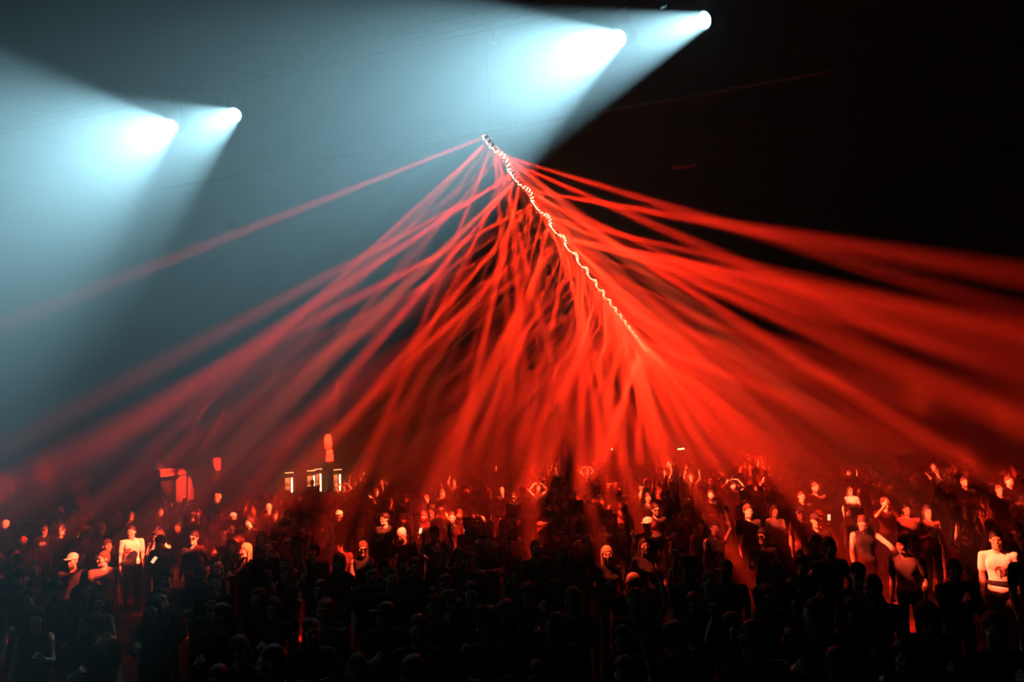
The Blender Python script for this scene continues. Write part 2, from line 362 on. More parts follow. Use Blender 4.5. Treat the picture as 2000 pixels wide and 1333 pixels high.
# ------------------------------------------------------------------ bar with lit drink fridges, duct, loudspeaker
bm = bmesh.new(); add_box(bm, (0, 0, .52), (5.6, .55, 1.0), bev=.02)
bar = empty('bar_counter', (-10.6, 39.3, 0)); obj('front', bm, M['bar'], bar)
bm = bmesh.new(); add_box(bm, (0, 0, 1.045), (5.8, .70, .05), bev=.015); obj('worktop', bm, M['bar'], bar)
bm = bmesh.new(); add_box(bm, (0, 0, .01), (5.4, .45, .02)); obj('plinth', bm, M['bar'], bar)
tag(bar, 'dark bar counter before the lit drink fridges', 'bar counter')
def fridge(px, py, d, rot, lab):
    p = at_depth(px, py, d); h = p.z; root = empty('drink_fridge', (p.x, p.y, 0), (0, 0, rot)); w, dp = .50, .5
    bm = bmesh.new()
    for s in (-1, 1): add_box(bm, (s * (w / 2 - .02), 0, h / 2), (.04, dp, h))
    add_box(bm, (0, 0, h - .02), (w, dp, .04)); add_box(bm, (0, 0, .06), (w, dp, .12)); add_box(bm, (0, dp / 2 - .02, h / 2), (w, .04, h))
    obj('cabinet', bm, M['fridge'], root)
    bm = bmesh.new(); add_box(bm, (0, dp / 2 - .06, h / 2 - .05), (w - .1, .02, h - .55)); obj('lit_back', bm, M['fridgelit'], root)
    bm = bmesh.new(); add_box(bm, (w / 2 - .09, -dp / 2 + .06, h / 2 - .05), (.07, .05, h - .50)); obj('lamp_strip', bm, M['fridgelamp'], root)
    bm = bmesh.new(); add_box(bm, (0, -dp / 2 - .01, h - .14), (w - .04, .03, .20)); sg = obj('header', bm, M['fridge'], root)
    bm = bmesh.new(); add_box(bm, (0, -dp / 2 - .03, h - .05), (w - .06, .02, .055)); obj('header_light', bm, M['sign'], sg)
    for k in range(3):
        bm = bmesh.new(); add_box(bm, (-.09 + .09 * k, -dp / 2 - .03, h - .15 + .012 * (k % 2)), (.05, .012, .06)); obj('logo_block', bm, M['bottle'], sg)
    for k in range(4):
        z = .35 + k * (h - .75) / 4; bm = bmesh.new(); add_box(bm, (0, -.02, z), (w - .1, dp - .16, .015)); sh = obj('shelf', bm, M['fridge'], root)
        for q in range(4):
            bm = bmesh.new(); x = -.15 + q * .085
            add_lathe(bm, [(.028, z + .01), (.030, z + .02), (.030, z + .15), (.012, z + .20), (.012, z + .245)], 8, Matrix.Translation((x, -.08, 0))); obj('bottle', bm, M['bottle'], sh)
    for a_, b_ in (((-w / 2 + .02, h / 2 - .06), (.03, h - .36)), ((w / 2 - .02, h / 2 - .06), (.03, h - .36))):
        bm = bmesh.new(); add_box(bm, (a_[0], -dp / 2 - .01, a_[1]), (b_[0], .03, b_[1])); obj('door_stile', bm, M['fridge'], root)
    bm = bmesh.new(); add_tube(bm, (-w / 2 + .05, -dp / 2 - .05, h * .42), (-w / 2 + .05, -dp / 2 - .05, h * .62), .012, n=8); obj('handle', bm, M['alu'], root)
    tag(root, lab, 'fridge', 'lit drink fridges behind the bar')
fridge(561, 922, 40.6, .62, 'lit drink fridge standing alone, leftmost behind the bar')
fridge(604, 918, 40.9, .62, 'lit drink fridge, left one of the adjoining pair')
fridge(617, 915, 41.6, .62, 'lit drink fridge, right one of the adjoining pair')
fridge(655, 916, 42.0, .62, 'rightmost lit drink fridge, below the pale duct')

d0 = 43.5
def zz(py, px=641): return at_depth(px, py, d0).z
xc = at_depth(641, 880, d0).x
duct = empty('air_duct', (xc, d0, 0))
prof = [(.22, zz(912)), (.22, zz(903)), (.25, zz(902.5)), (.25, zz(901)), (.235, zz(900)), (.22, zz(892)), (.18, zz(884)), (.175, zz(879))]
bm = bmesh.new(); add_lathe(bm, prof, 24, Matrix.Translation((.07, 0, 0))); obj('lower_section', bm, M['duct'], duct, True)
bm = bmesh.new(); add_lathe(bm, [(.175, zz(878.4)), (.22, zz(876.5)), (.24, zz(866)), (.225, zz(857)), (.21, zz(855.5))], 24); obj('upper_section', bm, M['duct'], duct, True)
bm = bmesh.new(); add_lathe(bm, [(.20, zz(855)), (.19, zz(852)), (.14, zz(849))], 24); obj('cap', bm, M['duct'], duct, True)
bm = bmesh.new(); add_lathe(bm, [(.185, zz(878.9)), (.185, zz(878))], 24, Matrix.Translation((.03, 0, 0))); obj('seam_band', bm, M['darkdoor'], duct)
bm = bmesh.new(); add_tube(bm, (.07, 0, 0), (.07, 0, zz(912)), .12, n=16); obj('riser', bm, M['metal'], duct)
tag(duct, 'pale red-lit upright air duct in sections above the bar fridges', 'duct')
ps = at_depth(637, 913, 42.6)
sp = empty('loudspeaker', (ps.x, ps.y, ps.z - .38)); bm = bmesh.new(); add_box(bm, (0, 0, .19), (.36, .32, .62), bev=.02); obj('cabinet', bm, M['metal'], sp)
bm = bmesh.new(); add_box(bm, (0, -.165, .19), (.31, .012, .56)); obj('grille', bm, M['metal'], sp)
bm = bmesh.new(); add_tube(bm, (0, 0, -.12), (0, 0, -(ps.z - .38)), .03, n=8); obj('stand_pole', bm, M['metal'], sp)
tag(sp, 'small dark loudspeaker box in front of the pale duct', 'loudspeaker')

for px, py, w, h, lab in ((1330, 877.5, .42, .11, 'bright cream strip lamp on the far wall above the crowd'), (1195, 877.5, .09, .09, 'tiny bright dot lamp on the far wall')):
    p = at_depth(px, py, YB - .06); root = empty('wall_lamp', p)
    bm = bmesh.new(); add_box(bm, (0, .03, 0), (w + .08, .05, h + .07), bev=.008); obj('backplate', bm, M['metal'], root)
    bm = bmesh.new(); add_box(bm, (0, -.01, 0), (w, .05, h), bev=.01); obj('diffuser', bm, M['strip'], root)
    tag(root, lab, 'lamp')

# ------------------------------------------------------------------ people: bodies as one smooth surface each
SKIN, SHIRT, PANTS, SHOE, DARK, PRINT = range(6)
def smin(a, b, k):
    h = np.clip(.5 + .5 * (b - a) / k, 0, 1); return b + (a - b) * h - k * h * (1 - h)
class Sculpt:
    def __init__(self): self.pr = []
    def cap(self, a, b, ra, rb=None, tag=SKIN, k=.02, sub=False): self.pr.append(('c', np.array(a, float), np.array(b, float), ra, ra if rb is None else rb, tag, k, sub))
    def ell(self, c, r, tag=SKIN, k=.02, rot=None, sub=False): self.pr.append(('e', np.array(c, float), np.array(r, float), None if rot is None else np.array(rot.to_3x3()), 0, tag, k, sub))
    def mesh(self, vox):
        lo = np.full(3, 9.); hi = np.full(3, -9.); bb = []
        for p in self.pr:
            if p[0] == 'c': m = max(p[3], p[4]); a = np.minimum(p[1], p[2]) - m; b = np.maximum(p[1], p[2]) + m
            else:
                m = p[2].max() if p[3] is not None else p[2]; a = p[1] - m; b = p[1] + m
            bb.append((a, b))
            if not p[7]: lo = np.minimum(lo, a); hi = np.maximum(hi, b)
        lo -= vox * 3; n = np.ceil((hi + vox * 3 - lo) / vox).astype(int)
        D = np.full(n, 1.0, np.float32); best = np.full(n, 9.0, np.float32); T = np.zeros(n, np.int8)
        for p, (a, b) in zip(self.pr, bb):
            i0 = np.maximum(np.floor((a - .05 - lo) / vox).astype(int), 0); i1 = np.minimum(np.ceil((b + .05 - lo) / vox).astype(int), n)
            if (i1 <= i0).any(): continue
            sl = tuple(slice(x, y) for x, y in zip(i0, i1))
            ax = [(lo[q] + np.arange(i0[q], i1[q]) * vox).astype(np.float32) for q in range(3)]
            X, Y, Z = np.meshgrid(*ax, indexing='ij', sparse=True)
            if p[0] == 'c':
                v = p[2] - p[1]; L = max(1e-9, v @ v)
                h = np.clip(((X - p[1][0]) * v[0] + (Y - p[1][1]) * v[1] + (Z - p[1][2]) * v[2]) / L, 0, 1)
                d = np.sqrt((X - p[1][0] - h * v[0]) ** 2 + (Y - p[1][1] - h * v[1]) ** 2 + (Z - p[1][2] - h * v[2]) ** 2) - (p[3] + (p[4] - p[3]) * h)
            else:
                u = [X - p[1][0], Y - p[1][1], Z - p[1][2]]
                if p[3] is not None:
                    Q = p[3].T; u = [Q[q][0] * u[0] + Q[q][1] * u[1] + Q[q][2] * u[2] for q in range(3)]
                k0 = np.sqrt(sum((u[q] / p[2][q]) ** 2 for q in range(3))); k1 = np.sqrt(sum((u[q] / p[2][q] ** 2) ** 2 for q in range(3))) + 1e-9
                d = k0 * (k0 - 1) / k1
            if p[7]: D[sl] = -smin(-D[sl], d, p[6]); continue
            D[sl] = smin(D[sl], d, p[6])
            w = d < best[sl]; best[sl][w] = d[w]; T[sl][w] = p[5]
        # surface nets
        S = D < 0; c = [(i, j, k) for i in (0, 1) for j in (0, 1) for k in (0, 1)]
        m = np.array(n) - 1
        cnt = sum(S[i:i + m[0], j:j + m[1], k:k + m[2]].astype(np.int8) for i, j, k in c)
        act = np.argwhere((cnt > 0) & (cnt < 8)); idx = np.full(m, -1, np.int32); idx[tuple(act.T)] = np.arange(len(act))
        cv = np.stack([D[act[:, 0] + i, act[:, 1] + j, act[:, 2] + k] for i, j, k in c], 1)
        acc = np.zeros((len(act), 3)); num = np.zeros(len(act)); ca = np.array(c, float)
        for a in range(8):
            for b in range(a + 1, 8):
                if np.abs(ca[a] - ca[b]).sum() != 1: continue
                w = (cv[:, a] < 0) != (cv[:, b] < 0); t = np.where(w, cv[:, a] / np.where(w, cv[:, a] - cv[:, b], 1), 0)
                acc += w[:, None] * (ca[a] + t[:, None] * (ca[b] - ca[a])); num += w
        V = lo + (act + acc / num[:, None]) * vox
        faces = []; tags = []
        for q in range(3):
            e = [0, 0, 0]; e[q] = 1
            A_ = S[:n[0] - e[0], :n[1] - e[1], :n[2] - e[2]]; B_ = S[e[0]:, e[1]:, e[2]:]
            g = np.argwhere(A_ != B_); u, v = (q + 1) % 3, (q + 2) % 3
            g = g[(g[:, u] > 0) & (g[:, v] > 0) & (g[:, u] < m[u]) & (g[:, v] < m[v])]
            def cell(du, dv):
                h = g.copy(); h[:, u] -= du; h[:, v] -= dv; return idx[tuple(h.T)]
            f = np.stack([cell(1, 1), cell(0, 1), cell(0, 0), cell(1, 0)], 1)
            ins = S[tuple(g.T)]; f[~ins] = f[~ins][:, ::-1]
            gi = g.copy(); gi[~ins, q] += 1
            faces.append(f); tags.append(T[tuple(gi.T)])
        return V, np.concatenate(faces), np.concatenate(tags)
def np_mesh(name, V, Fq, tags=None, mats=()):
    me = bpy.data.meshes.new(name); k = Fq.shape[1]
    me.vertices.add(len(V)); me.vertices.foreach_set('co', np.asarray(V, np.float32).ravel())
    me.loops.add(Fq.size); me.loops.foreach_set('vertex_index', Fq.astype(np.int32).ravel())
    me.polygons.add(len(Fq)); me.polygons.foreach_set('loop_start', np.arange(len(Fq), dtype=np.int32) * k)
    me.polygons.foreach_set('use_smooth', np.ones(len(Fq), bool))
    if tags is not None: me.polygons.foreach_set('material_index', tags.astype(np.int32))
    for x in mats: me.materials.append(x)
    me.update(calc_edges=True); return me

NECK = Vector((0, .012, 1.50))
def hand(S, W, f, nrm, th, curl, tag=SKIN):
    W = Vector(W); f = Vector(f).normalized(); nrm = (Vector(nrm) - f * f.dot(Vector(nrm))).normalized(); s = f.cross(nrm).normalized() * th
    for o, r in ((-.026, .015), (-.009, .017), (.009, .017), (.026, .015)): S.cap(W + s * o * .6, W + s * o + f * .085, r, r * .9, tag, .008)
    for o, L in ((-.031, .060), (-.0105, .073), (.0105, .080), (.031, .068)):
        b0 = W + s * o + f * .085; c1 = curl * .9; d1 = f * math.cos(c1) + nrm * math.sin(c1); c2 = curl * 2.0; d2 = f * math.cos(c2) + nrm * math.sin(c2)
        sp_ = s * o * .25; m_ = b0 + d1 * L * .55 + sp_; S.cap(b0, m_, .0105, .010, tag, .004); S.cap(m_, m_ + d2 * L * .5, .010, .009, tag, .004)
    t0 = W + f * .025 + s * .03; t1 = t0 + (s * .75 + f * .55 + nrm * .25).normalized() * .042; S.cap(t0, t1, .015, .012, tag, .006); S.cap(t1, t1 + (f * .85 + s * .25 + nrm * .3).normalized() * .035, .012, .010, tag, .004)

def make_body(pose, sleeve='short', fem=False, yaw=0, pitch=0, vox=.0105, tilt=0):
    """facing -Y, feet on z=0, 1.76 tall. arms: per side (elbow, wrist, finger dir, palm normal, curl)"""
    S = Sculpt(); sw = .165 if fem else .187
    # legs
    for s in (-1, 1):
        S.cap((s * .088, .005, .90), (s * .10, -.005, .50), .082 if not fem else .086, .055, PANTS, .02)
        S.cap((s * .10, -.005, .50), (s * .105, .03, .10), .056, .042, PANTS, .02)
        S.ell((s * .102, .02, .37), (.052, .058, .11), PANTS)
        S.cap((s * .108, .045, .045), (s * .115, -.11, .035), .042, .038, SHOE, .02); S.ell((s * .116, -.14, .036), (.045, .06, .034), SHOE)
    S.ell((0, .01, .93), (.165 if not fem else .172, .115, .12), PANTS, .03)
    S.ell((0, .005, 1.07), (.150 if not fem else .128, .100, .17), SHIRT, .06)
    S.ell((0, .008, 1.27), (.168 if not fem else .148, .112, .18), SHIRT, .07)
    S.ell((0, -.002, .98), (.163, .115, .09), SHIRT, .05)
    if fem:
        for s in (-1, 1): S.ell((s * .068, -.085, 1.27), (.062, .055, .06), SHIRT, .03)
    else:
        for s in (-1, 1): S.ell((s * .07, -.055, 1.32), (.08, .045, .075), SHIRT, .05)
    S.cap((-sw + .05, .015, 1.405), (sw - .05, .015, 1.405), .062, None, SHIRT, .04)
    for s in (-1, 1): S.cap((s * .035, .02, 1.46), (s * (sw - .03), .018, 1.42), .045, .045, SHIRT, .03)
    # neck and head (turned about the neck)
    HM = Matrix.Translation(NECK) @ Euler((math.radians(pitch), math.radians(tilt), math.radians(yaw)), 'XYZ').to_matrix().to_4x4() @ Matrix.Translation(-NECK)
    def h(p): return HM @ Vector(p)
    nr = .055 if not fem else .046
    S.cap((0, .022, 1.43), h((0, .015, 1.56)), nr + .004, nr, SKIN, .02)
    hr = HM
    S.ell(h((0, .012, 1.665)), (.077, .096, .095), SKIN, .02, hr)
    S.ell(h((0, -.028, 1.605)), (.062, .068, .092), SKIN, .025, hr)
    S.cap(h((-.032, -.03, 1.545)), h((.032, -.03, 1.545)), .034, None, SKIN, .02)
    S.ell(h((0, -.073, 1.532)), (.026, .022, .02), SKIN, .015, hr)
    S.cap(h((-.034, -.077, 1.660)), h((.034, -.077, 1.660)), .0135, None, SKIN, .012)
    for s in (-1, 1):
        S.ell(h((s * .046, -.066, 1.612)), (.024, .022, .022), SKIN, .02, hr)
        S.ell(h((s * .031, -.103, 1.637)), (.019, .016, .012), SKIN, .008, hr, sub=True)
        S.ell(h((s * .031, -.079, 1.637)), (.013, .012, .010), DARK, .003, hr)
        S.cap(h((s * .014, -.092, 1.664)), h((s * .048, -.083, 1.663)), .0062, .005, DARK, .004)
        S.ell(h((s * .080, .008, 1.625)), (.011, .020, .032), SKIN, .008, hr)
    S.cap(h((0, -.092, 1.645)), h((0, -.108, 1.603)), .008, .0125, SKIN, .010)
    S.cap(h((-.020, -.090, 1.566)), h((.020, -.090, 1.566)), .0085, None, SKIN, .006)
    # arms
    for s, arm in zip((-1, 1), pose):
        el, wr, fd, pn, cu = arm
        sh = Vector((s * sw, .012, 1.415)); el = Vector(el); wr = Vector(wr); el.x *= s; wr.x *= s
        fd = Vector(fd); pn = Vector(pn); fd.x *= s; pn.x *= s
        ar = .050 if not fem else .042
        t1 = SKIN if sleeve == 'none' else SHIRT; t2 = SHIRT if sleeve == 'long' else SKIN
        if sleeve == 'short':
            mid = sh.lerp(el, .62); S.cap(sh, mid, ar + .012, ar + .010, SHIRT, .02); S.cap(sh.lerp(el, .5), el, ar - .004, ar - .012, SKIN, .012)
        else: S.cap(sh, el, ar + (.006 if sleeve == 'long' else 0), ar - .010 + (.006 if sleeve == 'long' else 0), t1, .02)
        fl = el.lerp(wr, .35); e_ = .006 if sleeve == 'long' else 0
        S.cap(el, fl, ar - .012 + e_, ar - .008 + e_, t2, .015); S.cap(fl, wr, ar - .008 + e_, .026 + e_, t2, .015)
        hand(S, wr, fd, pn, s, cu)
    V, Fq, T = S.mesh(vox)
    return np_mesh('person', V, Fq, T), HM

DOWN = ((.225, .035, 1.13), (.235, -.05, .89), (0, -.15, -1), (-1, 0, 0), .35)
UPA = ((.27, -.04, 1.63), (.21, -.10, 1.89), (-.1, -.15, 1), (0, -1, 0), .25)
UPB = ((.30, -.08, 1.55), (.25, -.16, 1.80), (.1, -.2, 1), (0, -1, 0), .55)
FIST = ((.25, -.16, 1.58), (.17, -.19, 1.85), (0, -.2, 1), (0, -1, 0), 1.5)
CLAP = ((.225, -.12, 1.13), (.040, -.29, 1.30), (-.15, -.5, .85), (-1, 0, 0), .2)
CLAPH = ((.23, -.18, 1.36), (.045, -.27, 1.60), (-.1, -.2, 1), (-1, 0, 0), .2)
MOUTH = ((.235, -.14, 1.22), (.085, -.16, 1.47), (-.3, -.05, .9), (-.6, .6, 0), .7)
PHONE = ((.20, -.20, 1.34), (.075, -.31, 1.56), (-.25, -.1, .95), (-.5, -.6, 0), .9)
CROSS = ((.235, -.06, 1.14), (-.05, -.175, 1.19), (-1, 0, .1), (0, 1, 0), .3)
HIP = ((.30, .05, 1.15), (.18, -.07, .99), (-.8, -.3, -.4), (0, 1, 0), .5)
REACH = ((.30, -.22, 1.27), (.40, -.40, 1.08), (.35, -.55, -.7), (0, 0, -1), .5)
HEADH = ((.33, -.02, 1.58), (.13, .0, 1.80), (-1, .1, .2), (0, 0, -1), .4)
CUP = ((.215, -.05, 1.14), (.17, -.26, 1.22), (-.5, -.5, .6), (-.7, .5, 0), 1.1)

TPL = {   # template -> arms (viewer-left arm is side -1 as seen facing), sleeve, female, head yaw, pitch, tilt
    'stand_short': ((DOWN, DOWN), 'short', False, 0, 0, 0), 'stand_long': ((DOWN, HIP), 'long', False, 14, 0, 3),
    'stand_look': ((DOWN, DOWN), 'short', False, -28, 6, 0), 'both_up': ((UPA, UPB), 'short', False, 0, -8, 0),
    'fist_up': ((FIST, DOWN), 'short', False, 10, 0, -4), 'arm_up_f': ((DOWN, UPA), 'none', True, -8, -5, 4),
    'clap_long': ((CLAP, CLAP), 'long', False, -12, 4, 0), 'clap_high': ((CLAPH, CLAPH), 'short', False, 18, 0, 0),
    'whistle': ((MOUTH, MOUTH), 'none', False, -62, 2, 0), 'filming': ((PHONE, PHONE), 'short', False, 0, -4, 0),
    'crossed': ((CROSS, CROSS), 'long', False, 4, 0, 0), 'stand_f': ((DOWN, CUP), 'none', True, 10, 0, 3),
    'long_f': ((CUP, DOWN), 'long', True, -16, 0, -3), 'reach': ((DOWN, REACH), 'none', False, -22, 26, 0),
    'head_down': ((CUP, DOWN), 'short', False, -30, 24, 0), 'profile_r': ((DOWN, CUP), 'long', False, 62, 0, 0),
    'profile_l': ((CUP, DOWN), 'short', False, -64, 0, 0), 'hands_head_f': ((HEADH, HEADH), 'none', True, 5, -3, 0),
    'up_f': ((UPB, UPA), 'none', True, 12, -6, 0),
}
BODY = {}
for k_, (po, sl_, fm, yw, pt, ti) in TPL.items(): BODY[k_] = make_body(po, sl_, fm, yw, pt, tilt=ti)

def hair_mesh(kind):
    S = Sculpt()
    if kind in ('short', 'long', 'bun', 'volume', 'crop'):
        g = {'crop': .004, 'short': .010, 'long': .012, 'bun': .009, 'volume': .03}[kind]
        S.ell((0, .020, 1.677), (.079 + g, .096 + g, .094 + g), 0, .02)
        S.ell((0, .05, 1.625), (.074 + g * .7, .066 + g, .085), 0, .02)
        if kind == 'volume':
            r_ = random.Random(3)
            for q in range(26):
                a = r_.uniform(0, 6.28); z = r_.uniform(-.05, .10); S.ell((math.cos(a) * .085, .03 + math.sin(a) * .085, 1.69 + z), (.038, .038, .038), 0, .015)
        if kind == 'long':
            S.ell((0, .062, 1.53), (.088, .05, .17), 0, .03)
            for s in (-1, 1): S.cap((s * .078, .02, 1.64), (s * .088, .01, 1.43), .026, .022, 0, .02); S.cap((s * .088, .01, 1.43), (s * .095, -.03, 1.30), .022, .012, 0, .02)
        if kind == 'bun': S.ell((0, .045, 1.795), (.045, .045, .042), 0, .015)
        S.ell((0, -.105, 1.605), (.074, .105, .082 if kind != 'crop' else .09), 0, .012, sub=True)
        if kind in ('short', 'crop', 'bun', 'volume'): S.cap((-.12, -.03, 1.585), (.12, -.03, 1.585), .045, None, 0, .01, sub=True)
    elif kind in ('cap', 'beanie'):
        S.ell((0, .016, 1.695), (.089, .106, .088), 0, .02)
        if kind == 'cap': S.ell((0, -.125, 1.700), (.072, .072, .012), 0, .012); S.ell((0, .015, 1.785), (.01, .01, .006), 0, .005)
        else: S.ell((0, .012, 1.675), (.092, .109, .03), 0, .01)
        S.ell((0, 0, 1.60), (.11, .14, .085), 0, .006, sub=True)
    elif kind == 'beard':
        S.ell((0, -.040, 1.555), (.062, .060, .052), 0, .015); S.ell((0, -.075, 1.525), (.032, .03, .03), 0, .015)
        S.ell((0, -.11, 1.615), (.07, .09, .052), 0, .01, sub=True)
    elif kind == 'hood':
        S.cap((-.09, .03, 1.47), (.09, .03, 1.47), .05, None, 0, .02); S.cap((.10, .02, 1.47), (.17, -.09, 1.38), .05, .04, 0, .02); S.cap((.05, .10, 1.45), (-.06, .1, 1.44), .05, None, 0, .02)
    V, Fq, T = S.mesh(.0085)
    return np_mesh('hair_' + kind, V, Fq)
HAIR = {k_: hair_mesh(k_) for k_ in ('crop', 'short', 'long', 'bun', 'volume', 'cap', 'beanie', 'beard', 'hood')}
def glasses_mesh():
    bm = bmesh.new()
    for s in (-1, 1):
        add_lathe(bm, [(.024, -.004), (.0265, 0), (.024, .004)], 12, Matrix.Translation((s * .033, -.108, 1.638)) @ Matrix.Rotation(math.pi / 2, 4, 'X') @ Matrix.Diagonal((1.05, .85, 1, 1)))
        add_tube(bm, (s * .058, -.104, 1.645), (s * .084, .0, 1.645), .0035, n=6)
    add_tube(bm, (-.012, -.112, 1.643), (.012, -.112, 1.643), .0035, n=6)
    return mesh_from_bm('sunglasses', bm, [])
GLASS = glasses_mesh(); HAIR['glasses'] = GLASS

def cloth(name, c): return mat(name, c, .9, spec=.15, noise=(22, .12))
SK = [mat('skin_%d' % i, c, .55, spec=.35, noise=(9, .08)) for i, c in enumerate(((.62, .42, .33), (.52, .33, .25), (.68, .48, .39), (.36, .21, .15)))]
SHD = [cloth('dark_cloth_%d' % i, c) for i, c in enumerate(((.020, .019, .022), (.035, .03, .03), (.05, .045, .05), (.028, .03, .05), (.07, .05, .045)))]
SHM = [cloth('mid_cloth_%d' % i, c) for i, c in enumerate(((.16, .13, .12), (.24, .22, .21), (.20, .09, .08)))]
SHW = cloth('white_cloth', (.78, .76, .72))
TR = [cloth('trouser_%d' % i, c) for i, c in enumerate(((.02, .02, .03), (.04, .045, .07), (.05, .04, .035)))]
SHOEM = cloth('shoe', (.03, .03, .03)); EYE = mat('eye_dark', (.03, .02, .018), .4, noise=(40, .1))
HD = [mat('hair_%d' % i, c, .55, noise=(30, .3)) for i, c in enumerate(((.018, .013, .010), (.05, .03, .02), (.10, .06, .035)))]
HB = mat('hair_blond', (.55, .38, .20), .5, noise=(30, .25)); GL = mat('sunglass_black', (.008, .008, .008), .15, spec=.6)
CAPW = cloth('pale_cap', (.65, .62, .58)); CAPD = cloth('dark_cap', (.04, .035, .035))

def place(tpl, x, y, h, face, skin, shirt, trs, hair, hmat, extra=()):
    me, HM = BODY[tpl]; o = bpy.data.objects.new('person', me); C.objects.link(o)
    if not me.materials:
        for m_ in (SK[0], SHD[0], TR[0], SHOEM, EYE, SHW): me.materials.append(m_)
    for i, m_ in ((0, skin), (1, shirt), (2, trs)):
        o.material_slots[i].link = 'OBJECT'; o.material_slots[i].material = m_
    k = h / 1.77; o.scale = (k, k, k); o.location = (x, y, 0); o.rotation_euler = (0, 0, face)
    for nm, hm in ([(hair, hmat)] if hair else []) + list(extra):
        hme = HAIR[nm]; c = bpy.data.objects.new({'cap': 'cap', 'beanie': 'beanie', 'beard': 'beard', 'glasses': 'sunglasses', 'hood': 'shoulder_cloth'}.get(nm, 'hair'), hme); C.objects.link(c); c.parent = o
        if not hme.materials: hme.materials.append(HD[0])
        c.material_slots[0].link = 'OBJECT'; c.material_slots[0].material = hm
        c.matrix_local = Matrix() if nm == 'hood' else HM
    return o

# ------------------------------------------------------------------ the crowd
rng = random.Random(21)
def facing(x, y): return .55 * math.atan2(-x, y)
TEE = cloth('white_tee', (.80, .77, .72))
def printed(m, c, r, colr, scale=18, lo=.45):  # flat print on a shirt, placed in the wearer's own coordinates
    n = m.node_tree; b = n.nodes['Principled BSDF']; base = b.inputs['Base Color'].links[0].from_socket
    tc = n.nodes.new('ShaderNodeTexCoord'); mp = n.nodes.new('ShaderNodeMapping'); mp.vector_type = 'TEXTURE'
    mp.inputs['Location'].default_value = c; mp.inputs['Scale'].default_value = r; n.links.new(tc.outputs['Object'], mp.inputs[0])
    ln = n.nodes.new('ShaderNodeVectorMath'); ln.operation = 'LENGTH'; n.links.new(mp.outputs[0], ln.inputs[0])
    nz = n.nodes.new('ShaderNodeTexNoise'); nz.inputs['Scale'].default_value = scale; n.links.new(tc.outputs['Object'], nz.inputs['Vector'])
    a = n.nodes.new('ShaderNodeMath'); a.operation = 'LESS_THAN'; a.inputs[1].default_value = 1; n.links.new(ln.outputs['Value'], a.inputs[0])
    g = n.nodes.new('ShaderNodeMath'); g.operation = 'GREATER_THAN'; g.inputs[1].default_value = lo; n.links.new(nz.outputs['Fac'], g.inputs[0])
    mu = n.nodes.new('ShaderNodeMath'); mu.operation = 'MULTIPLY'; n.links.new(a.outputs[0], mu.inputs[0]); n.links.new(g.outputs[0], mu.inputs[1])
    mx = n.nodes.new('ShaderNodeMixRGB'); mx.inputs[2].default_value = (*colr, 1); n.links.new(mu.outputs[0], mx.inputs[0]); n.links.new(base, mx.inputs[1])
    n.links.new(mx.outputs[0], b.inputs['Base Color']); return m
TEE_PRINT = printed(cloth('white_tee_print', (.80, .77, .72)), (-.07, -.1, 1.17), (.06, .2, .13), (.12, .06, .05), 26)
TEE_DARK1 = printed(cloth('dark_tee_print', (.025, .022, .025)), (0, -.1, 1.30), (.09, .2, .045), (.5, .45, .42), 60, .5)
TEE_DARK2 = printed(cloth('dark_tee_text', (.03, .025, .028)), (.02, -.1, 1.26), (.085, .2, .022), (.4, .36, .34), 90, .48)

def aim(target, radius, bright, lead=4.5):     # added spot on the row's line, no head built, to brighten chosen people
    t = Vector(target); k = min(max((t.y - lead - A.y) / LV.y, -.004), .97); src = A + LV * k + Vector((.05, 0, -.12))
    d = (t - src).length
    spot('row_or_added_beam', src, t - src, 20 * bright * 4 * math.pi * d * d * math.exp(.05 * d) * math.exp(.05 * min(24, (t - CAM).length) - .5), 2 * math.atan(radius / d) * 1.15, FRONT, .03, .45)

